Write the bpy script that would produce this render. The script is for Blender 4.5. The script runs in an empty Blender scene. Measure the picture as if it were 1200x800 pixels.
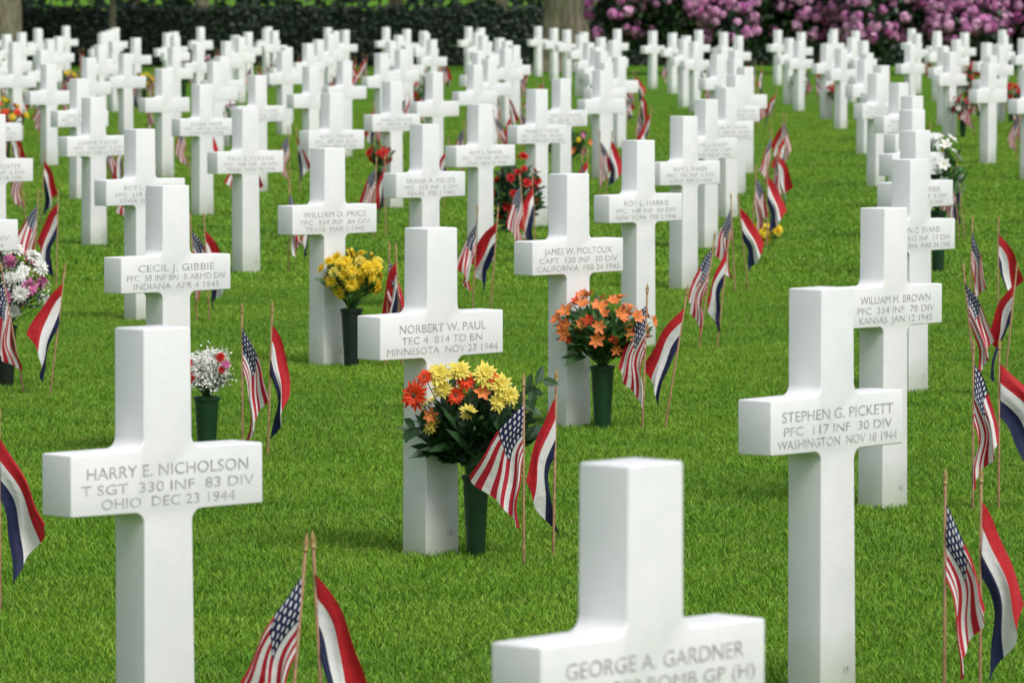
import bpy, bmesh, math, random
import numpy as np
from mathutils import Vector, Matrix
random.seed(7); np.random.seed(7)
H=1.05; F=6.5
scene=bpy.context.scene
def W(x,t): return (x*H, t*F*H)
# ------------------------------------------------------------------ materials
def newmat(name):
    m=bpy.data.materials.new(name); m.use_nodes=True
    nt=m.node_tree; return m,nt,nt.nodes['Principled BSDF']
def math_n(nt,op,a,b=None,c=None):
    n=nt.nodes.new('ShaderNodeMath'); n.operation=op
    for i,v in enumerate((a,b,c)):
        if v is None: continue
        if isinstance(v,(int,float)): n.inputs[i].default_value=v
        else: nt.links.new(v,n.inputs[i])
    return n.outputs[0]
def mixc(nt,f,a,b,mode='MIX'):
    n=nt.nodes.new('ShaderNodeMix'); n.data_type='RGBA'; n.blend_type=mode
    for i,v in ((0,f),(6,a),(7,b)):
        if isinstance(v,(int,float)): n.inputs[i].default_value=v
        elif isinstance(v,tuple): n.inputs[i].default_value=(*v,1)
        else: nt.links.new(v,n.inputs[i])
    return n.outputs[2]
def noise(nt,scale,detail=3,vec=None,rough=.5):
    n=nt.nodes.new('ShaderNodeTexNoise'); n.inputs['Scale'].default_value=scale
    n.inputs['Detail'].default_value=detail; n.inputs['Roughness'].default_value=rough
    if vec is not None: nt.links.new(vec,n.inputs['Vector'])
    return n.outputs['Fac']
def ramp(nt,f,a,b):
    n=nt.nodes.new('ShaderNodeMapRange'); n.inputs[1].default_value=a; n.inputs[2].default_value=b
    nt.links.new(f,n.inputs[0]); return n.outputs[0]
def bump(nt,b,h,strength,dist):
    n=nt.nodes.new('ShaderNodeBump'); n.inputs['Strength'].default_value=strength; n.inputs['Distance'].default_value=dist
    nt.links.new(h,n.inputs['Height']); nt.links.new(n.outputs[0],b.inputs['Normal'])
def simple(name,col,var=.25,scale=30,rough=.6,transl=0.0):
    m,nt,b=newmat(name)
    g=nt.nodes.new('ShaderNodeNewGeometry')
    f=noise(nt,scale,2,g.outputs['Position'])
    lo=tuple(c*(1-var) for c in col); hi=tuple(min(1,c*(1+var)) for c in col)
    c=mixc(nt,ramp(nt,f,.3,.7),lo,hi)
    nt.links.new(c,b.inputs['Base Color']); b.inputs['Roughness'].default_value=rough
    if transl>0:
        t=nt.nodes.new('ShaderNodeBsdfTranslucent'); nt.links.new(c,t.inputs[0])
        mx=nt.nodes.new('ShaderNodeMixShader'); mx.inputs[0].default_value=transl
        nt.links.new(b.outputs[0],mx.inputs[1]); nt.links.new(t.outputs[0],mx.inputs[2])
        nt.links.new(mx.outputs[0],nt.nodes['Material Output'].inputs[0])
    return m
# marble
M_marble,nt,b=newmat('white_marble')
g=nt.nodes.new('ShaderNodeNewGeometry')
oi=nt.nodes.new('ShaderNodeObjectInfo')
n1=noise(nt,4,6,g.outputs['Position'],.62); n2=noise(nt,45,4,g.outputs['Position'],.7)
c=mixc(nt,ramp(nt,n1,.38,.68),(.86,.86,.855),(.76,.77,.78))
c=mixc(nt,math_n(nt,'MULTIPLY',ramp(nt,n2,.5,.8),.3),c,(.68,.68,.66))
c=mixc(nt,math_n(nt,'MULTIPLY',oi.outputs['Random'],.25),c,(.74,.74,.72))
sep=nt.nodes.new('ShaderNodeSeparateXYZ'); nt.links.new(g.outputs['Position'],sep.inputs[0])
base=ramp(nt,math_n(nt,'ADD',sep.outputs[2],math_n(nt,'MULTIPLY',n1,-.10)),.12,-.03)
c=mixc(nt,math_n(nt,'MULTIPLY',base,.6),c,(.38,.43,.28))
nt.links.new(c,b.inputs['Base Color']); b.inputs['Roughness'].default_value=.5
bump(nt,b,n2,.3,.002)
M_text=simple('engraved_lettering',(.42,.42,.41),.35,50,.8)
M_pole=simple('wooden_stick',(.27,.155,.07),.3,60,.6)
M_tip=simple('gilt_spear_tip',(.36,.24,.09),.2,60,.4)
def cloth_out(nt,b,c,tr=.25):
    g=nt.nodes.new('ShaderNodeNewGeometry'); w=noise(nt,38,2,g.outputs['Position'])
    bump(nt,b,w,.45,.008)
    nt.links.new(c,b.inputs['Base Color']); b.inputs['Roughness'].default_value=.7
    t=nt.nodes.new('ShaderNodeBsdfTranslucent'); nt.links.new(c,t.inputs[0])
    mx=nt.nodes.new('ShaderNodeMixShader'); mx.inputs[0].default_value=tr
    nt.links.new(b.outputs[0],mx.inputs[1]); nt.links.new(t.outputs[0],mx.inputs[2])
    nt.links.new(mx.outputs[0],nt.nodes['Material Output'].inputs[0])
M_us,nt,b=newmat('stars_and_stripes_cloth')
uv=nt.nodes.new('ShaderNodeUVMap'); s=nt.nodes.new('ShaderNodeSeparateXYZ'); nt.links.new(uv.outputs[0],s.inputs[0])
U,V=s.outputs[0],s.outputs[1]
odd=math_n(nt,'MODULO',math_n(nt,'FLOOR',math_n(nt,'MULTIPLY',V,12.999)),2)
c=mixc(nt,odd,(.47,.010,.028),(.80,.79,.77))
cm=math_n(nt,'MULTIPLY',math_n(nt,'LESS_THAN',U,.4),math_n(nt,'GREATER_THAN',V,6/13))
fu=math_n(nt,'SUBTRACT',math_n(nt,'FRACT',math_n(nt,'MULTIPLY',U,6/.4)),.5)
fv=math_n(nt,'SUBTRACT',math_n(nt,'FRACT',math_n(nt,'MULTIPLY',math_n(nt,'SUBTRACT',V,6/13),5*13/7)),.5)
r2=math_n(nt,'ADD',math_n(nt,'MULTIPLY',fu,fu),math_n(nt,'MULTIPLY',fv,fv))
star=math_n(nt,'LESS_THAN',r2,.075)
blue=mixc(nt,star,(.012,.016,.075),(.72,.72,.72))
c=mixc(nt,cm,c,blue); cloth_out(nt,b,c)
M_nl,nt,b=newmat('red_white_blue_tricolour_cloth')
uv=nt.nodes.new('ShaderNodeUVMap'); s=nt.nodes.new('ShaderNodeSeparateXYZ'); nt.links.new(uv.outputs[0],s.inputs[0])
V=s.outputs[1]
c=mixc(nt,math_n(nt,'GREATER_THAN',V,1/3),(.011,.016,.065),(.80,.79,.78))
c=mixc(nt,math_n(nt,'GREATER_THAN',V,2/3),c,(.50,.010,.018)); cloth_out(nt,b,c)
# ------------------------------------------------------------------ mesh builder
class MB:
    def __init__(s): s.v=[];s.f=[];s.m=[];s.mats=[]
    def mi(s,mat):
        if mat not in s.mats: s.mats.append(mat)
        return s.mats.index(mat)
    def add(s,vs,fs,mat):
        o=len(s.v); s.v+= [tuple(v) for v in vs]; k=s.mi(mat)
        for f in fs: s.f.append(tuple(i+o for i in f)); s.m.append(k)
    def tube(s,p0,p1,r0,r1,mat,n=6,cap=True):
        p0=Vector(p0);p1=Vector(p1);d=(p1-p0).normalized()
        a=d.orthogonal().normalized(); b=d.cross(a)
        vs=[p0+(a*math.cos(2*math.pi*i/n)+b*math.sin(2*math.pi*i/n))*r0 for i in range(n)]
        vs+=[p1+(a*math.cos(2*math.pi*i/n)+b*math.sin(2*math.pi*i/n))*r1 for i in range(n)]
        fs=[(i,(i+1)%n,n+(i+1)%n,n+i) for i in range(n)]
        if cap: fs+=[tuple(range(n,2*n))]
        s.add(vs,fs,mat)
    def lathe(s,prof,mat,n=20,c=(0,0,0)):
        vs=[];fs=[]
        for (r,z) in prof:
            for i in range(n): vs.append((c[0]+r*math.cos(2*math.pi*i/n),c[1]+r*math.sin(2*math.pi*i/n),c[2]+z))
        for k in range(len(prof)-1):
            for i in range(n): fs.append((k*n+i,k*n+(i+1)%n,(k+1)*n+(i+1)%n,(k+1)*n+i))
        s.add(vs,fs,mat)
    def leaf(s,p,d,nrm,L,w,mat,bend=.25):
        p=Vector(p);d=Vector(d).normalized();nrm=Vector(nrm);nrm=(nrm-d*nrm.dot(d))
        if nrm.length<1e-4: nrm=d.orthogonal()
        nrm.normalize(); sd=d.cross(nrm)
        q=lambda a,bb,c:p+d*(a*L)+sd*(bb*w)+nrm*(c*L)
        vs=[q(0,0,0),q(.3,-.45,.02-bend*.05),q(.7,-.42,-bend*.4),q(1,0,-bend),q(.7,.42,-bend*.4),q(.3,.45,.02-bend*.05),q(.5,0,-.06-bend*.2)]
        s.add(vs,[(0,6,2,1),(6,3,2),(0,5,4,6),(6,4,3)],mat)
    def flower(s,c,nrm,R,mat,cmat=None,petals=12,layers=2,cup=.2,pw=None,csize=.25):
        c=Vector(c);n=Vector(nrm).normalized();a=n.orthogonal().normalized();b=n.cross(a)
        pw=pw or 2*math.pi/petals*.9
        for l in range(layers):
            RR=R*(1-.25*l); el=cup+.35*l; off=random.random()
            for i in range(petals):
                an=2*math.pi*(i+off)/petals+random.uniform(-.08,.08)
                e=el+random.uniform(-.15,.15)
                d=(a*math.cos(an)+b*math.sin(an))*math.cos(e)+n*math.sin(e)
                s.leaf(c+n*(.05*R*l),d,n,RR*random.uniform(.8,1.1),RR*pw,mat,.22)
        if cmat:
            m=8; vs=[c+n*(R*.22)]+[c+(a*math.cos(2*math.pi*i/m)+b*math.sin(2*math.pi*i/m))*R*csize+n*R*.08 for i in range(m)]
            s.add(vs,[(0,i+1,(i+1)%m+1) for i in range(m)],cmat)
    def mesh(s,name,smooth=False):
        me=bpy.data.meshes.new(name); me.from_pydata(s.v,[],s.f); me.update()
        for m in s.mats: me.materials.append(m)
        me.polygons.foreach_set('material_index',s.m)
        if smooth: me.polygons.foreach_set('use_smooth',[True]*len(s.f))
        me.update(); return me
def obj(name,data,loc=(0,0,0),rz=0,parent=None):
    o=bpy.data.objects.new(name,data); scene.collection.objects.link(o); o.location=loc; o.rotation_euler=(0,0,rz)
    if parent: o.parent=parent
    return o
# ------------------------------------------------------------------ cross mesh
CW,CA,CD=.132*H,.526*H,.103*H
def cross_mesh():
    w=CW/2; a=CA/2; r=.026*H; zb,zt=.606*H,.741*H
    wt=w*.97; wb=w*1.09
    P=[(wb,-.15*H),(w*1.005,zb-r)]
    for k in range(1,7):
        an=math.pi/2*k/6; P.append((w+r-r*math.cos(an), zb-r+r*math.sin(an)))
    P+=[(a,zb+.001),(a,zt-.001)]
    for k in range(0,7):
        an=math.pi/2*k/6; P.append((w+r-r*math.sin(an), zt+r-r*math.cos(an)))
    P+=[(wt,H)]
    full=P+[(-x,z) for x,z in reversed(P)]
    bm=bmesh.new()
    fr=[bm.verts.new((x,-CD/2*(1.03 if z<0 else 1),z)) for x,z in full]
    face=bm.faces.new(fr)
    ret=bmesh.ops.extrude_face_region(bm,geom=[face])
    for v in ret['geom']:
        if isinstance(v,bmesh.types.BMVert): v.co.y=CD/2
    bmesh.ops.recalc_face_normals(bm,faces=bm.faces)
    me=bpy.data.meshes.new('marble_cross'); bm.to_mesh(me); bm.free()
    tmp=bpy.data.objects.new('tmp',me); scene.collection.objects.link(tmp)
    mod=tmp.modifiers.new('b','BEVEL'); mod.width=.005; mod.segments=3; mod.limit_method='ANGLE'; mod.angle_limit=math.radians(40)
    dg=bpy.context.evaluated_depsgraph_get(); m2=bpy.data.meshes.new_from_object(tmp.evaluated_get(dg))
    bpy.data.objects.remove(tmp)
    m2.polygons.foreach_set('use_smooth',[True]*len(m2.polygons)); m2.set_sharp_from_angle(angle=math.radians(28))
    m2.materials.clear(); m2.materials.append(M_marble); m2.name='marble_cross'
    return m2
CM=cross_mesh()
# ------------------------------------------------------------------ flags
def flag_mesh(kind,side=-1,d0=62,d1=84,comp=.75,A=.018,nw=1.6,ph=.0):
    mb=MB(); hp=.60
    mb.tube((0,0,-.05),(0,0,hp-.035),.0046,.0040,M_pole,8)
    mb.lathe([(.0035,hp-.036),(.0065,hp-.034),(.0065,hp-.030),(.004,hp-.028),(.0075,hp-.018),(.0001,hp+.008)],M_tip,8)
    o=len(mb.v)
    nu,nv=34,26; L=.285; hh=.19; zt=hp-.085
    vs=[];uvs=[]
    for j in range(nv+1):
        v=j/nv; Lc=L*(1+(comp-1)*v); x=0.;z=zt-hh*v*.97
        dl=d0+(d1-d0)*v
        for i in range(nu+1):
            s=i/nu
            p=2*math.pi*(nw*v+.40*s+ph); p2=2*math.pi*(2.3*nw*v-.3*s+ph*1.7)
            k=s**.7
            ox=x+A*.6*k*math.cos(p)+A*.25*k*math.cos(p2)+.004*math.sin(9*s+4*v+ph*7)
            oy=A*1.5*k*math.sin(p)+A*.4*k*math.sin(p2)-.006
            vs.append((side*ox if i else side*.003,oy if i else -.004,z)); uvs.append((s,1-v))
            de=math.radians(dl*(.74+.30*min(1,s*1.6)))
            x+=Lc/nu*math.cos(de); z-=Lc/nu*math.sin(de)
    fs=[(j*(nu+1)+i,j*(nu+1)+i+1,(j+1)*(nu+1)+i+1,(j+1)*(nu+1)+i) for j in range(nv) for i in range(nu)]
    nf0=len(mb.f); mb.add(vs,fs,M_us if kind=='us' else M_nl)
    me=mb.mesh(kind+'_flag',True)
    ul=me.uv_layers.new(name='UVMap')
    dat=np.zeros(len(me.loops)*2)
    for p in me.polygons:
        if p.index>=nf0:
            for li in p.loop_indices:
                q=uvs[me.loops[li].vertex_index-o]; dat[2*li]=q[0]; dat[2*li+1]=q[1]
    ul.data.foreach_set('uv',dat)
    return me
variants={'us':[],'nl':[]}
for k in range(9):
    rn=random.Random(k+40)
    for kind in ('us','nl'):
        variants[kind].append(flag_mesh(kind,side=(-1 if (k+(kind=='nl'))%2 else 1),d0=rn.uniform(62,82),d1=rn.uniform(84,98),comp=rn.uniform(.75,1),A=rn.uniform(.014,.024),nw=rn.uniform(.9,1.8),ph=rn.random()))
def put_flag(kind,x,y,mesh=None,tx=0,ty=0,rz=0,s=1.0):
    me=mesh or random.choice(variants[kind])
    o=obj('american_flag' if kind=='us' else 'dutch_flag',me,(x,y,0))
    o.rotation_euler=(math.radians(ty),math.radians(tx),math.radians(rz)); o.scale=(s,s,s)
    return o
# ------------------------------------------------------------------ text
def inscription(par,lines):
    specs=[(lines[0],.0365,.685,.0245),(lines[1],.031,.6515,.0215),(lines[2],.031,.620,.0215)]
    for (txt,size,z,cw) in specs:
        cu=bpy.data.curves.new('inscription','FONT'); cu.body=txt; cu.size=size*H; cu.align_x='CENTER'; cu.resolution_u=3
        cu.materials.append(M_text)
        o=bpy.data.objects.new('inscription_line',cu); scene.collection.objects.link(o); o.parent=par
        o.location=(0,-CD/2-.0008,z*H); o.rotation_euler=(math.pi/2,0,0)
        todo.append((o,min(.475*H,len(txt)*cw*H)))
todo=[]
known={(0,0):("GEORGE A. GARDNER","S SGT  379 BOMB GP (H)","OHIO  JUNE 22 1944"),
(0,1):("HARRY E. NICHOLSON","T SGT  330 INF  83 DIV","OHIO  DEC 23 1944"),
(1,0):("STEPHEN G. PICKETT","PFC  117 INF  30 DIV","WASHINGTON  NOV 18 1944"),
(1,1):("NORBERT W. PAUL","TEC 4  814 TD BN","MINNESOTA  NOV 23 1944"),
(2,0):("WILLIAM H. BROWN","PFC  334 INF  78 DIV","KANSAS  JAN 12 1945"),
(2,1):("JAMES W. MOLTOUX","CAPT  120 INF  30 DIV","CALIFORNIA  FEB 24 1945"),
(1,2):("CECIL J. GIBBIE","PFC  58 INF BN  8 ARMD DIV","INDIANA  APR 4 1945"),
(2,2):("WILLIAM D. PRICE","PFC  334 INF  84 DIV","TEXAS  MAR 2 1945"),
(3,0):("DON C. EVANS","CAPT  513 INF  17 DIV","OKLAHOMA  MAR 24 1945")}
fn=["JOHN R.","PAUL E.","FRANK A.","ROY L.","CARL M.","EARL J."]; ln=["MILLER","BAKER","HARRIS","WEBER","COLLINS","FOSTER"]
st=["OHIO","TEXAS","IOWA","NEW YORK","UTAH","MAINE"]
meas={(0,0):(.182,1.309),(0,1):(-.77,1.833),(1,0):(.757,2.075),(1,1):(-.25,2.604),(2,0):(1.238,2.841),(2,1):(.2256,3.367),
(1,2):(-1.278,3.165),(3,0):(1.704,3.656),(3,1):(.609,4.115),(2,2):(-.849,3.914),(3,2):(-.475,4.608),(4,2):(-.2,5.405),(2,3):(-1.938,4.444),
(3,3):(-1.625,5.208),(4,1):(.985,4.90),(3,4):(-2.816,5.747)}
def lat(i,j):
    if (i,j) in meas: return meas[(i,j)]
    t=1.309+.77*i+.53*j; x=.182+.55*i-.96*j
    q=t-1.3; x-=.034*q*q
    return x,t
cf={
(1,1):((dict(side=-1,d0=58,d1=96,comp=.78,A=.022,nw=1.1,ph=.55),0,4),(dict(side=-1,d0=74,d1=100,comp=.95,A=.016,nw=.7,ph=.30),1,0)),
(1,0):((dict(side=1,d0=72,d1=90,comp=.95,A=.018,nw=1.3,ph=.3),0,0),(dict(side=1,d0=70,d1=90,comp=1,A=.020,nw=.8,ph=.2),0,6)),
(0,1):((dict(side=-1,d0=68,d1=92,comp=.95,A=.020,nw=1.2,ph=.4),5,0),(dict(side=1,d0=76,d1=92,comp=.95,A=.018,nw=.8,ph=.75),-3,0)),
(2,1):((dict(side=-1,d0=70,d1=98,comp=.9,A=.018,nw=1.3,ph=.2),2,0),(dict(side=-1,d0=70,d1=86,comp=.95,A=.017,nw=.9,ph=.6),9,0)),
(1,2):((dict(side=1,d0=74,d1=92,comp=.95,A=.018,nw=1.3,ph=.5),0,0),(dict(side=1,d0=76,d1=94,comp=.95,A=.020,nw=.8,ph=.05),2,0)),
(2,0):((dict(side=1,d0=74,d1=96,comp=.9,A=.02,nw=1.3,ph=.1),0,0),(dict(side=1,d0=46,d1=66,comp=.9,A=.022,nw=1.0,ph=.35),0,0)),
(3,1):((dict(side=-1,d0=74,d1=96,comp=.9,A=.02,nw=1.3,ph=.1),8,0),(dict(side=-1,d0=78,d1=96,comp=.9,A=.018,nw=.9,ph=.35),6,0)),
(0,2):((dict(side=-1,d0=74,d1=96,comp=.9,A=.02,nw=1.3,ph=.1),0,0),(dict(side=1,d0=66,d1=84,comp=.9,A=.020,nw=.9,ph=.45),0,0)),
}
ncross=0; far_sites=[]
for i in range(-12,60):
    for j in range(-30,60):
        x,t=lat(i,j)
        if t<1.25 or t>(17.0 if x<.06*t else 15.9): continue
        if abs(x)>.6*t+1.6+ .15*t: continue
        X,Y=W(x,t)
        rr=random.Random(i*977+j*31)
        th=math.radians(46+ (x/t)*8)+rr.uniform(-.012,.012)
        if (i,j) not in meas:
            k=min(1,max(0,(t-6)/4)); X+=rr.uniform(-.03,.03)*(1+9*k); Y+=rr.uniform(-.08,.08)*(1+9*k)
        o=obj('marble_cross_headstone',CM,(X,Y,rr.uniform(-.012,.006) if (i,j) not in meas else 0),th)
        o.rotation_euler=(rr.uniform(-.006,.006),rr.uniform(-.006,.006),th); ncross+=1
        if t<7.5:
            if (i,j) in known: L=known[(i,j)]
            else: L=(rr.choice(fn)+" "+rr.choice(ln),"PFC  %d INF  %d DIV"%(rr.randint(101,399),rr.choice([2,8,29,30,84])),rr.choice(st)+"  "+rr.choice(["NOV","DEC","JAN","FEB","MAR"])+" %d 194%d"%(rr.randint(1,28),rr.choice([4,5])))
            inscription(o,L)
            cu=bpy.data.curves.new('grave_number','FONT'); cu.body=str(20-(i+j)%12); cu.size=.028; cu.align_x='CENTER'; cu.materials.append(M_text)
            q=bpy.data.objects.new('grave_number',cu); scene.collection.objects.link(q); q.parent=o; q.location=(.03,-CD/2*1.03-.0012,.06); q.rotation_euler=(math.pi/2,0,0)
        elif rr.random()<.13: far_sites.append((X,Y,rr.randrange(6)))
        fy=-.2*H
        if (i,j) in cf:
            (ua,ux,ur),(na,nx,nr)=cf[(i,j)]
            ex=-.13 if (i,j)==(1,1) else 0
            put_flag('us',X+.285*H,Y+fy+ex,flag_mesh('us',**ua),tx=ux,rz=ur)
            put_flag('nl',X+.375*H,Y+fy+.05,flag_mesh('nl',**na),tx=nx,rz=nr)
        elif rr.random()<(.95 if t<8 else .7):
            put_flag('us',X+(.285+rr.uniform(-.03,.03))*H,Y+fy+rr.uniform(-.1,.1),tx=rr.gauss(0,5),ty=rr.gauss(0,4),rz=rr.uniform(-40,40))
            put_flag('nl',X+(.375+rr.uniform(-.03,.03))*H,Y+fy+rr.uniform(-.1,.1),tx=rr.gauss(1,5),ty=rr.gauss(0,4),rz=rr.uniform(-40,40))
bpy.context.view_layer.update()
for o,wd in todo:
    if o.dimensions.x>0: o.scale.x=wd/o.dimensions.x
print('crosses',ncross)
# ------------------------------------------------------------------ bouquets
M_vase=simple('green_plastic_vase',(.008,.040,.014),.15,10,.35)
M_vased=simple('dark_vase',(.007,.014,.010),.1,10,.4)
M_leaf=simple('bouquet_leaf',(.045,.13,.025),.45,25,.5,.2)
M_leafd=simple('dark_bouquet_leaf',(.022,.070,.018),.45,25,.45,.15)
M_red=simple('red_petal',(.55,.015,.012),.25,40,.6,.2)
M_redor=simple('red_orange_petal',(.80,.065,.010),.2,40,.6,.2)
M_or=simple('orange_petal',(.82,.22,.055),.3,40,.6,.2)
M_yel=simple('yellow_petal',(.82,.60,.02),.15,40,.6,.2)
M_ye2=simple('pale_yellow_petal',(.82,.70,.13),.12,40,.6,.2)
M_wh=simple('white_petal',(.80,.80,.76),.08,40,.6,.2)
M_pk=simple('pink_petal',(.62,.16,.36),.25,40,.6,.2)
M_cen=simple('flower_centre',(.10,.06,.015),.3,60,.8)
M_cenY=simple('flower_centre_yellow',(.60,.38,.03),.3,60,.8)
def bouquet_mesh(name,spec,R=.2,Rz=.17,zc=.42,vh=.25,vr=.040,vmat=None,nleaf=70,leaf=M_leaf,LL=.09,explicit=(),bb=0,seed=1,stems=True,ey=.62,jit=.12,leafdz=0.,lv=()):
    rn=random.Random(seed); st_=random.getstate(); random.seed(seed)
    mb=MB(); R*=H;Rz*=H;zc*=H;vh*=H;vr*=H
    if vmat:
        mb.lathe([(vr*.62,-.02),(vr*.66,0.0),(vr*.93,vh*.93),(vr*1.02,vh*.94),(vr*1.04,vh),(vr*.92,vh),(vr*.84,vh*.85),(0.001,vh*.8)],vmat,24)
    top=Vector((0,0,vh*.95))
    def dirr():
        while True:
            v=Vector((rn.gauss(0,1),rn.gauss(-.25,1),rn.gauss(.25,.9)))
            if v.length>.2: return v.normalized()
    for k in range(nleaf):
        d=dirr(); p=Vector((d.x*R*.85,d.y*R*.65,zc+leafdz*H-Rz*.15+d.z*Rz*.8))
        p=p.lerp(Vector((0,0,vh)),rn.uniform(0,.5))
        dd=(p-Vector((0,0,vh*.6))).normalized()+Vector((rn.gauss(0,.5),rn.gauss(0,.5),rn.gauss(0,.4)))
        l=LL*rn.uniform(.6,1.25)
        mb.leaf(p,dd,Vector((rn.gauss(0,.6),-.6,1)),l,l*rn.uniform(.30,.5),leaf,.3)
    for (ax,az,bx,bz,n) in lv:
        a=Vector((ax*H,-.05,az*H)); e=Vector((bx*H,-.08,bz*H)); mb.tube(top,a,.002,.002,leaf,4,False); mb.tube(a,e,.002,.001,leaf,4,False)
        for q in range(n):
            p=a.lerp(e,q/(n-1)); dd=(e-a).normalized()*.7+Vector((rn.gauss(0,.35),rn.gauss(-.2,.4),(.8 if q%2 else -.7)))
            mb.leaf(p,dd,Vector((rn.gauss(0,.3),-1,.6)),.06*rn.uniform(.8,1.2),.032,leaf,.2)
    def fl(kind,p,n,r):
        if kind=='gerb': mb.flower(p,n,r,M_redor,M_cen,16,2,.12,.30,.26)
        elif kind=='mumy': mb.flower(p,n,r,M_yel,M_yel,13,3,.12,.34,.3)
        elif kind=='mump': mb.flower(p,n,r,M_ye2,M_cenY,14,3,.15,.34,.22)
        elif kind=='mumw': mb.flower(p,n,r,M_wh,M_wh,13,3,.12,.34,.3)
        elif kind=='pink': mb.flower(p,n,r,M_pk,M_pk,12,3,.15,.4,.3)
        elif kind=='carn': mb.flower(p,n,r,M_red,M_red,10,4,.25,.55,.3)
        elif kind=='lily': mb.flower(p,n,r,M_or,M_cenY,6,1,.6,.50,.12)
        elif kind=='lilr': mb.flower(p,n,r,M_redor,M_cenY,6,1,.6,.50,.12)
        elif kind=='lilw': mb.flower(p,n,r,M_wh,M_cenY,6,1,.45,.6,.12)
        elif kind=='lilp': mb.flower(p,n,r,M_pk,M_cenY,6,1,.45,.6,.12)
    pts=[]
    for (kind,cnt,r) in spec:
        for k in range(cnt):
            best=None
            for tr in range(7):
                d=dirr(); q=1+rn.uniform(-1.6,1)*jit
                p=Vector((d.x*R*.95*q,d.y*R*.8*q,zc+d.z*Rz*.95*q))
                if d.z<-.75 : continue
                m=min([(p-q_).length for q_ in pts],default=9)
                if best is None or m>best[0]: best=(m,p,d)
            if best is None: continue
            _,p,d=best; pts.append(p)
            n=(d+Vector((rn.gauss(0,.3),-.35+rn.gauss(0,.3),.25))).normalized()
            fl(kind,p,n,r*rn.uniform(.75,1.15))
            if stems: mb.tube(top,p-n*.01,.0022,.0018,leaf,4,False)
    for (kind,dx,dz,r,nx,nz) in explicit:
        p=Vector((dx*H,-R*ey,dz*H)); n=Vector((nx,-1,nz)).normalized()
        fl(kind,p,n,r); mb.tube(top,p-n*.01,.0025,.002,leaf,4,False)
    if bb:
        hubs=[]
        for k in range(60):
            d=dirr(); q=rn.uniform(.45,1.15); d.z=max(d.z,-.55)
            hubs.append(Vector((d.x*R*q,d.y*R*.9*q,zc+d.z*Rz*q)))
            mb.tube(top,hubs[-1],.0011,.0008,leaf,3,False)
        for k in range(bb):
            h=rn.choice(hubs); p=h+Vector((rn.gauss(0,.017),rn.gauss(0,.017),rn.gauss(0,.015)))
            mb.flower(p,Vector((rn.gauss(0,1),-1,rn.gauss(.5,1))),rn.uniform(.0035,.006),M_wh,None,4,1,.2,1.2)
    random.setstate(st_)
    return mb.mesh(name)
def bouquet(name,x,t,spec,**kw):
    X,Y=W(x,t); return obj(name,bouquet_mesh(name,spec,**kw),(X,Y,0))
def near(i,j,dx=.14,dt=-.02):
    x,t=meas[(i,j)]; return x+dx,t+dt
x,t=near(1,1,.14,-.013)
bouquet('mixed_flower_bouquet_in_vase',x,t,[('mump',7,.036),('lily',3,.03)],R=.175,Rz=.14,zc=.40,vmat=M_vase,nleaf=280,leaf=M_leafd,LL=.105,vr=.042,
 explicit=[('gerb',-.185,.50,.052,-.5,.1),('gerb',-.155,.555,.03,-.3,.5),('mump',-.11,.565,.046,-.1,.6),('mump',-.05,.575,.044,0,.7),('gerb',-.03,.545,.038,.1,.5),('mump',.03,.565,.048,.2,.6),('mump',.075,.535,.044,.4,.4),
 ('mump',-.10,.52,.036,-.2,.2),('mump',.07,.48,.036,.3,.1),('mump',.105,.50,.036,.4,.2),('lily',.02,.51,.035,.2,.2),('lily',-.135,.44,.032,-.4,-.2),('gerb',-.06,.50,.034,0,0),('gerb',.045,.555,.03,0,.4)],
 lv=[(.07,.42,.20,.545,9),(.08,.40,.17,.47,8),(-.1,.4,-.2,.40,7),(0,.4,-.02,.28,6)],seed=3)
x,t=near(1,2,.15)
bouquet('babys_breath_and_carnations_in_vase',x,t,[],R=.085,Rz=.075,zc=.31,vh=.225,vr=.048,vmat=M_vase,nleaf=34,LL=.05,bb=2300,ey=1.0,
 explicit=[('carn',-.072,.352,.032,-.2,.2),('carn',-.058,.300,.026,-.3,0),('carn',.055,.375,.022,.1,.3),('pink',.075,.35,.022,.3,.3),('carn',.06,.33,.018,.3,.1)],seed=5)
x,t=near(2,1,.13)
bouquet('orange_lily_bouquet_in_vase',x,t,[('lily',44,.040),('lilr',6,.032)],R=.175,Rz=.115,zc=.415,vh=.25,vr=.048,vmat=M_vase,nleaf=190,LL=.095,jit=.2,leafdz=-.035,seed=8)
x,t=near(2,2,.115)
bouquet('yellow_chrysanthemum_bouquet_in_vase',x,t,[('mumy',38,.040),('mump',10,.036)],R=.13,Rz=.105,zc=.43,vh=.27,vr=.050,vmat=M_vased,nleaf=80,LL=.08,jit=.2,seed=9)
bouquet('white_and_pink_bouquet_in_vase',-2.33+.13,3.70,[('pink',16,.046),('mumw',22,.048)],R=.19,Rz=.14,zc=.45,vh=.27,vr=.05,vmat=M_vased,nleaf=110,LL=.09,bb=500,jit=.2,seed=10)
bouquet('red_rose_bouquet_in_vase',-1.04,6.7,[('carn',14,.04)],R=.10,Rz=.08,zc=.42,vh=.30,vr=.045,vmat=M_vased,nleaf=40,seed=11)
bouquet('red_flower_wreath',.03,6.05,[('carn',26,.04)],R=.17,Rz=.27,zc=.30,vh=.05,vmat=None,nleaf=300,leaf=M_leafd,LL=.10,seed=12)
bouquet('pink_lily_bouquet_in_vase',.50,7.7,[('lilp',9,.05),('lily',5,.045),('mumy',4,.04)],R=.20,Rz=.14,zc=.36,vh=.18,vr=.05,vmat=M_vase,nleaf=130,LL=.11,seed=13)
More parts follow.
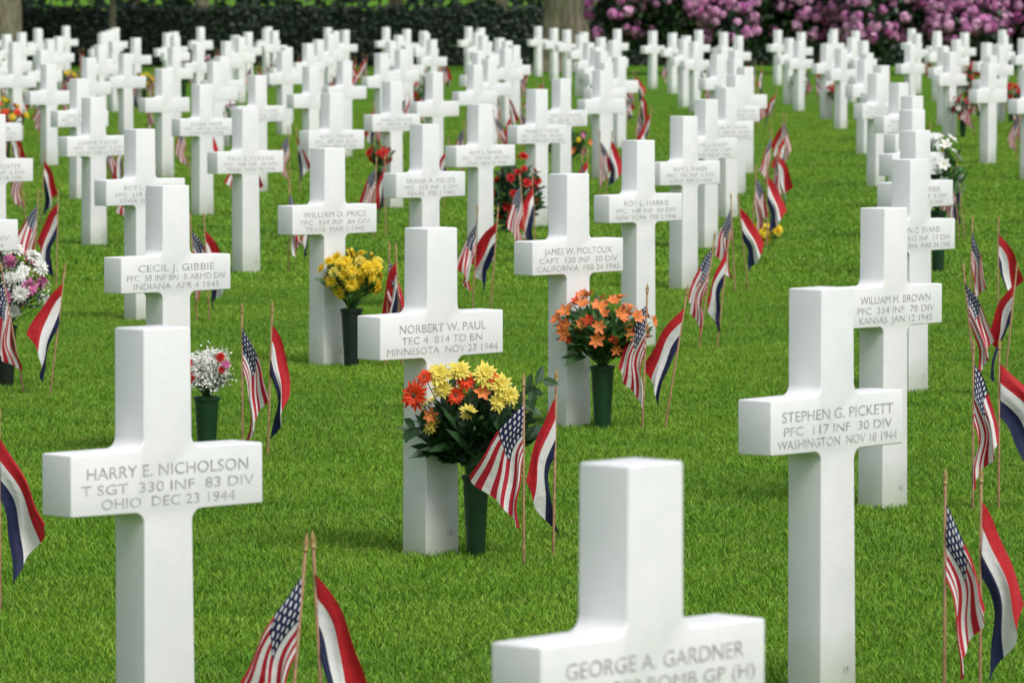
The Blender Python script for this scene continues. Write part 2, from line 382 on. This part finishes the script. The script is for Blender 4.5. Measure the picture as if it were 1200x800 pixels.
bouquet('white_lily_bouquet_in_vase',2.60,5.2,[('lilw',20,.055),('lilp',3,.05)],R=.17,Rz=.22,zc=.62,vh=.38,vr=.05,vmat=M_vase,nleaf=150,LL=.10,seed=14)
bouquet('yellow_daffodils_on_grass',1.71,5.8,[('mumy',10,.055)],R=.12,Rz=.06,zc=.075,vh=.01,vmat=None,nleaf=30,LL=.09,seed=15)
bouquet('orange_and_yellow_bouquet_in_vase',-5.15,8.7,[('mumy',14,.05),('gerb',10,.05)],R=.2,Rz=.2,zc=.42,vh=.25,vmat=M_vased,nleaf=60,seed=16)
bouquet('red_rose_bouquet_in_vase',-1.10,11.0,[('carn',16,.05)],R=.2,Rz=.2,zc=.35,vh=.2,vmat=M_vase,nleaf=90,seed=17)
bouquet('white_and_pink_bouquet_in_vase',-2.05,9.0,[('mumw',12,.05),('pink',5,.05)],R=.14,Rz=.12,zc=.5,vh=.3,vmat=M_vase,nleaf=60,seed=19)
kinds=[('red_rose_bouquet_in_vase',[('carn',14,.05)]),('yellow_chrysanthemum_bouquet_in_vase',[('mumy',14,.05)]),('white_and_pink_bouquet_in_vase',[('lilw',9,.05),('lilp',9,.05)]),
 ('orange_and_yellow_bouquet_in_vase',[('lily',10,.05),('mumy',6,.05)]),('red_rose_bouquet_in_vase',[('carn',10,.05),('mumw',5,.045)]),('white_and_pink_bouquet_in_vase',[('mumw',14,.05)])]
fm=[(n,bouquet_mesh(n,sp,R=.15,Rz=.12,zc=.37,vh=.22,vr=.045,vmat=M_vase,nleaf=80,LL=.09,seed=50+k)) for k,(n,sp) in enumerate(kinds)]
for (X,Y,k) in far_sites:
    obj(fm[k][0],fm[k][1],(X+.15,Y-.2,0),random.uniform(-1,1))
# ------------------------------------------------------------------ ground + grass
def grass_color(nt,pos):
    n0=noise(nt,.16,2,pos); n1=noise(nt,.6,3,pos); n2=noise(nt,2.6,4,pos,.65); n3=noise(nt,14,3,pos,.6)
    c=mixc(nt,ramp(nt,n1,.35,.65),(.085,.225,.010),(.135,.290,.014))
    c=mixc(nt,math_n(nt,'MULTIPLY',ramp(nt,n0,.40,.62),.45),c,(.070,.205,.012))
    c=mixc(nt,math_n(nt,'MULTIPLY',ramp(nt,n2,.42,.72),.55),c,(.205,.345,.038))
    c=mixc(nt,math_n(nt,'MULTIPLY',ramp(nt,n3,.5,.8),.4),c,(.05,.15,.006))
    return c
M_ground,nt,b=newmat('lawn_ground')
g=nt.nodes.new('ShaderNodeNewGeometry'); c=grass_color(nt,g.outputs['Position'])
n4=noise(nt,90,3,g.outputs['Position'],.7)
c=mixc(nt,math_n(nt,'MULTIPLY',ramp(nt,n4,.35,.65),.5),c,(.04,.12,.006))
nt.links.new(c,b.inputs['Base Color']); b.inputs['Roughness'].default_value=.95; b.inputs['Specular IOR Level'].default_value=.1
bump(nt,b,n4,.8,.03)
mb=MB(); S=1500
mb.add([(-S,-200,0),(S,-200,0),(S,S*2,0),(-S,S*2,0)],[(0,1,2,3)],M_ground)
obj('grass_ground',mb.mesh('grass_ground'))
M_blade,nt,b=newmat('grass_blade')
g=nt.nodes.new('ShaderNodeNewGeometry'); c=grass_color(nt,g.outputs['Position'])
at=nt.nodes.new('ShaderNodeAttribute'); at.attribute_name='bcol'
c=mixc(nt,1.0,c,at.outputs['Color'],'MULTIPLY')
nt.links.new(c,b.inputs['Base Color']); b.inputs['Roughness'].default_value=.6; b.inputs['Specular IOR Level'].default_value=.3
def patch(name,size,n,hmin,hmax,wd,seed):
    r=np.random.RandomState(seed)
    px=r.uniform(-size/2,size/2,n)+r.normal(0,size*.05,n); py=r.uniform(-size/2,size/2,n)+r.normal(0,size*.05,n)
    an=r.uniform(0,2*np.pi,n); h=r.uniform(hmin,hmax,n); ln=r.uniform(.3,1.3,n)*h; la=r.uniform(0,2*np.pi,n); w=wd*r.uniform(.7,1.3,n)
    V=np.zeros((n,5,3))
    dx=np.cos(an)*w/2; dy=np.sin(an)*w/2; lx=np.cos(la)*ln; ly=np.sin(la)*ln
    V[:,0]=np.stack([px-dx,py-dy,0*px-.004],1); V[:,1]=np.stack([px+dx,py+dy,0*px-.004],1)
    V[:,2]=np.stack([px+dx*.8+lx*.4,py+dy*.8+ly*.4,h*.6],1); V[:,3]=np.stack([px-dx*.8+lx*.4,py-dy*.8+ly*.4,h*.6],1)
    V[:,4]=np.stack([px+lx,py+ly,h],1)
    me=bpy.data.meshes.new(name)
    fs=[]
    for o in np.arange(n)*5: fs.append((o,o+1,o+2,o+3)); fs.append((o+3,o+2,o+4))
    me.from_pydata(V.reshape(-1,3).tolist(),[],fs)
    me.materials.append(M_blade)
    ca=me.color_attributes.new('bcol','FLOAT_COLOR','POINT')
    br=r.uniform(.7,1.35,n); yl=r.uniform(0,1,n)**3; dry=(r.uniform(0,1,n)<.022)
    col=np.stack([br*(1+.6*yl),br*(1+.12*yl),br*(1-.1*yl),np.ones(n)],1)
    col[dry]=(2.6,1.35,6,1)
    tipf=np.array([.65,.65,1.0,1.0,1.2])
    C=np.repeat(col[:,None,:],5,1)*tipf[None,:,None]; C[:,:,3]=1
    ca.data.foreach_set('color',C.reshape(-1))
    return me
def scatter(name,size,y0,y1,n,hmin,hmax,wd):
    col=bpy.data.collections.new(name+'_tufts')
    for k in range(3):
        o=bpy.data.objects.new(name+'_tuft',patch(name+'_tuft',size,n,hmin,hmax,wd,k+1)); col.objects.link(o)
    pts=[]
    y=y0
    step=size*.92
    while y<y1:
        hw=.0925*y*1.25+1.6
        x=-hw+random.uniform(0,step)
        while x<hw: pts.append((x,y,0)); x+=step
        y+=step
    me=bpy.data.meshes.new(name); me.from_pydata(pts,[],[])
    o=obj(name,me); m=o.modifiers.new('scatter','NODES')
    ng=bpy.data.node_groups.new(name,'GeometryNodeTree')
    ng.interface.new_socket('Geometry',in_out='INPUT',socket_type='NodeSocketGeometry'); ng.interface.new_socket('Geometry',in_out='OUTPUT',socket_type='NodeSocketGeometry')
    gi=ng.nodes.new('NodeGroupInput'); go=ng.nodes.new('NodeGroupOutput')
    ip=ng.nodes.new('GeometryNodeInstanceOnPoints'); ci=ng.nodes.new('GeometryNodeCollectionInfo'); ci.inputs[0].default_value=col
    ci.inputs['Separate Children'].default_value=True; ci.inputs['Reset Children'].default_value=True
    ip.inputs['Pick Instance'].default_value=True
    rv=ng.nodes.new('FunctionNodeRandomValue'); rv.data_type='FLOAT_VECTOR'; rv.inputs[0].default_value=(0,0,0); rv.inputs[1].default_value=(0,0,6.283)
    ng.links.new(gi.outputs[0],ip.inputs['Points']); ng.links.new(ci.outputs[0],ip.inputs['Instance']); ng.links.new(rv.outputs[0],ip.inputs['Rotation'])
    ng.links.new(ip.outputs[0],go.inputs[0]); m.node_group=ng
    print(name,len(pts))
scatter('lawn_grass',1.0,7.0,34,9000,.010,.026,.0030)
scatter('lawn_grass_far',2.0,34.5,85,7000,.012,.028,.008)
# ------------------------------------------------------------------ foliage helper
def leafcloud(mb,centers,n,size,mats,rng=None,shell=.75,zmin=.05):
    r=rng
    tot=sum(c[3]*c[5] for c in centers)
    for (cx,cy,cz,rx,ry,rz) in centers:
        k=int(n*rx*rz/tot)
        for _ in range(k):
            d=Vector((r.gauss(0,1),r.gauss(0,1),r.gauss(0,1))).normalized(); q=r.uniform(shell,1.05)
            p=Vector((cx+d.x*rx*q,cy+d.y*ry*q,cz+d.z*rz*q))
            if p.z<zmin: continue
            s=size*r.uniform(.6,1.3)
            a=Vector((r.gauss(0,1),r.gauss(0,1),r.gauss(0,1))).normalized(); nn=(d+a*.8).normalized(); u=nn.orthogonal().normalized(); u=Matrix.Rotation(r.uniform(0,6.28),3,nn)@u; v=nn.cross(u)
            mb.add([p-u*s*.5,p-v*s*.28,p+u*s*.5,p+v*s*.28],[(0,1,2,3)],mats[r.randrange(len(mats))])
rng=random.Random(4)
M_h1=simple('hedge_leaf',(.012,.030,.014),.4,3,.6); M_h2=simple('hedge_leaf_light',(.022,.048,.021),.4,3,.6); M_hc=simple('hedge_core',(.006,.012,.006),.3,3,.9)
HY=19.3*F*H; HH=1.345*H
mb=MB()
x0,x1=-26,30
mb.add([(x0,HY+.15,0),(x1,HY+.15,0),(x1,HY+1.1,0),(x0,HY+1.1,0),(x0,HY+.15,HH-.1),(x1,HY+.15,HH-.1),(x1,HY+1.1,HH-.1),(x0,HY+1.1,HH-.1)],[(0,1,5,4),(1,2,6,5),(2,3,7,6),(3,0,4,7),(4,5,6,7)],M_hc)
for _ in range(26000):
    x=rng.uniform(x0,x1)
    if rng.random()<.72: p=Vector((x,HY+rng.uniform(0,.18),rng.uniform(.02,HH))); nn=Vector((rng.gauss(0,.6),-1,rng.gauss(.3,.6)))
    else: p=Vector((x,HY+rng.uniform(0,1.2),HH+rng.gauss(-.04,.035))); nn=Vector((rng.gauss(0,.6),rng.gauss(0,.5),1))
    nn.normalize(); u=nn.orthogonal().normalized(); u=Matrix.Rotation(rng.uniform(0,6.28),3,nn)@u; v=nn.cross(u); s=rng.uniform(.07,.15)
    mb.add([p-u*s*.5,p-v*s*.35,p+u*s*.5,p+v*s*.35],[(0,1,2,3)],rng.choice([M_h1,M_h1,M_h2]))
obj('clipped_hedge',mb.mesh('clipped_hedge'))
M_r1=simple('rhododendron_leaf',(.012,.034,.012),.5,4,.5); M_r2=simple('rhododendron_leaf_light',(.03,.075,.022),.4,4,.5)
M_b1=simple('rhododendron_bloom',(.50,.17,.38),.3,3,.7,.2); M_b2=simple('rhododendron_bloom_light',(.68,.36,.56),.2,3,.7,.2); M_b3=simple('rhododendron_bloom_deep',(.36,.07,.25),.3,3,.7,.2)
def rhodo(x,y,w,h,seed):
    r=random.Random(seed); mb=MB(); cs=[]
    for k in range(7):
        cx=r.uniform(-w,w)*.62; rz=h*r.uniform(.36,.5); cs.append((cx,r.uniform(-.5,.5),r.uniform(.35,.6)*h,w*r.uniform(.3,.45),1.1,rz))
    leafcloud(mb,cs,6500,.17,[M_r1,M_r1,M_r2],rng=r,shell=.6)
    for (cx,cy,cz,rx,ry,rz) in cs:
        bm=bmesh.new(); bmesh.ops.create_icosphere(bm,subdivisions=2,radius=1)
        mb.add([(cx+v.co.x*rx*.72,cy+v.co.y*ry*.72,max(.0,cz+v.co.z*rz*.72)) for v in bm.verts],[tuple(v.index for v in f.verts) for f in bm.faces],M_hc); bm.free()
    for _ in range(900):
        (cx,cy,cz,rx,ry,rz)=r.choice(cs)
        d=Vector((r.gauss(0,1),r.gauss(-.7,1),r.gauss(.35,.8))).normalized()
        p=Vector((cx+d.x*rx,cy+d.y*ry,cz+d.z*rz))
        if p.z<.75: continue
        if math.sin(p.x*2.3+seed)+math.sin(p.z*4.1+p.x*1.7)+r.gauss(0,.6)<-.7: continue
        R=r.uniform(.07,.13); mt=r.choice([M_b1,M_b1,M_b2,M_b3])
        for q in range(15):
            e=(Vector((r.gauss(0,1),r.gauss(0,1),r.gauss(0,1))).normalized()+d*.5).normalized()
            c=p+e*R; u=e.orthogonal().normalized(); u=Matrix.Rotation(r.uniform(0,6.28),3,e)@u; v=e.cross(u); s=R*.62
            mb.add([c-u*s,c-v*s,c+u*s,c+v*s],[(0,1,2,3)],mt if r.random()<.8 else M_b2)
    return obj('rhododendron_bush',mb.mesh('rhododendron_bush'),(x,y,0))
RY=17.4*F*H
for k,(x,w,h) in enumerate([(3.35,2.0,3.0),(5.9,2.1,3.3),(8.6,2.0,2.7),(11.2,2.1,3.2),(14.2,2.3,3.1),(17.5,2.3,3.3)]):
    rhodo(x,RY+(k%2)*.8,w,h,30+k)
M_bark,nt,b=newmat('tree_bark')
g=nt.nodes.new('ShaderNodeNewGeometry'); mp=nt.nodes.new('ShaderNodeMapping'); mp.inputs['Scale'].default_value=(1,1,.35); nt.links.new(g.outputs['Position'],mp.inputs[0])
n1=noise(nt,7,5,mp.outputs[0],.7)
c=mixc(nt,ramp(nt,n1,.35,.68),(.10,.085,.055),(.32,.28,.19)); c=mixc(nt,math_n(nt,'MULTIPLY',ramp(nt,noise(nt,1.5,2,g.outputs['Position']),.5,.7),.5),c,(.13,.16,.07))
nt.links.new(c,b.inputs['Base Color']); b.inputs['Roughness'].default_value=.9; bump(nt,b,n1,.9,.06)
M_t1=simple('tree_leaf',(.035,.085,.018),.4,1,.6,.2); M_t2=simple('tree_leaf_dark',(.018,.045,.014),.4,1,.6)
M_d1=simple('distant_leaf',(.035,.060,.045),.4,.5,.8); M_d2=simple('distant_leaf_dark',(.018,.034,.026),.4,.5,.8)
def tree(name,x,y,r0,hh,seed):
    r=random.Random(seed); mb=MB(); n=28; rings=22; vs=[];fs=[]
    for k in range(rings+1):
        z=hh*.62*k/rings; rr=r0*(1-.45*k/rings)*(1+.55*math.exp(-z/.28)); 
        for i in range(n):
            a=2*math.pi*i/n; q=rr*(1+.06*math.sin(5*a+seed+z*.3)+.04*math.sin(9*a+z)+r.gauss(0,.012))
            vs.append((q*math.cos(a)+.04*math.sin(z),q*math.sin(a),z-.05))
    for k in range(rings):
        for i in range(n): fs.append((k*n+i,k*n+(i+1)%n,(k+1)*n+(i+1)%n,(k+1)*n+i))
    mb.add(vs,fs,M_bark); cs=[]
    for k in range(9):
        a=2*math.pi*k/9+r.random()*.5; z0=hh*r.uniform(.3,.6); L=hh*r.uniform(.2,.36)
        p=Vector((0,0,z0)); q=p+Vector((math.cos(a)*L,math.sin(a)*L,L*r.uniform(.5,1.0))); mid=p.lerp(q,.5)+Vector((0,0,-.1*L))
        mb.tube(p,mid,r0*.34,r0*.2,M_bark,8); mb.tube(mid,q,r0*.2,r0*.06,M_bark,8)
        cs.append((q.x,q.y,q.z,L*.55,L*.55,L*.4))
    cs.append((0,0,hh*.88,hh*.2,hh*.2,hh*.14))
    leafcloud(mb,cs,5000,.3,[M_t1,M_t1,M_t2],rng=r,shell=.3)
    return obj(name,mb.mesh(name),(x,y,0))
x,y=W((660-600)/1000*18.0,18.0); tree('plane_tree',x,y,.52,13,1)
x,y=W((0-600)/1000*18.2,18.2); tree('plane_tree',x,y,.46,13,2)
x,y=W((131-600)/1000*18.9,18.9); tree('young_tree',x,y,.085,7,3)
mb=MB(); r=random.Random(9); cs=[]
for k in range(46):
    cs.append((-75+k*3.4+r.uniform(-1,1),r.uniform(-3,3),r.uniform(2.5,4.5),r.uniform(3,4.5),3,r.uniform(3.2,6)))
leafcloud(mb,cs,40000,.55,[M_d1,M_d2,M_d2],rng=r,shell=.6)
for k in range(46):
    cx=cs[k][0]; mb.tube((cx,cs[k][1],0),(cx,cs[k][1],5),.3,.15,M_bark,8)
obj('distant_trees',mb.mesh('distant_trees'),(0,195,0))
# ------------------------------------------------------------------ world, sun, camera
w=bpy.data.worlds.new('World'); scene.world=w; w.use_nodes=True; nt=w.node_tree
bg=nt.nodes['Background']; sky=nt.nodes.new('ShaderNodeTexSky'); sky.sky_type='NISHITA'; sky.sun_disc=False
EL=math.radians(54); AZ=math.radians(145)
sky.sun_elevation=EL; sky.sun_rotation=AZ; sky.dust_density=3; sky.air_density=1
hs=nt.nodes.new('ShaderNodeHueSaturation'); hs.inputs['Saturation'].default_value=.42
nt.links.new(sky.outputs[0],hs.inputs['Color']); nt.links.new(hs.outputs[0],bg.inputs[0]); bg.inputs[1].default_value=.15
sd=Vector((math.sin(AZ)*math.cos(EL),math.cos(AZ)*math.cos(EL),math.sin(EL)))
l=bpy.data.lights.new('sun','SUN'); l.energy=2.15; l.angle=math.radians(20); l.color=(1,.98,.95)
so=bpy.data.objects.new('sun',l); scene.collection.objects.link(so); so.rotation_euler=sd.to_track_quat('Z','Y').to_euler()
cam=bpy.data.cameras.new('camera'); co=bpy.data.objects.new('camera',cam); scene.collection.objects.link(co)
co.location=(0,0,1.724*H); co.rotation_euler=(math.radians(90-3.627),0,0)
cam.sensor_width=36; cam.lens=195; cam.clip_end=5000; cam.clip_start=.1
cam.dof.use_dof=True; cam.dof.focus_distance=2.7*F*H; cam.dof.aperture_fstop=13
scene.camera=co
scene.view_settings.view_transform='Standard'; scene.view_settings.look='None'; scene.view_settings.exposure=0
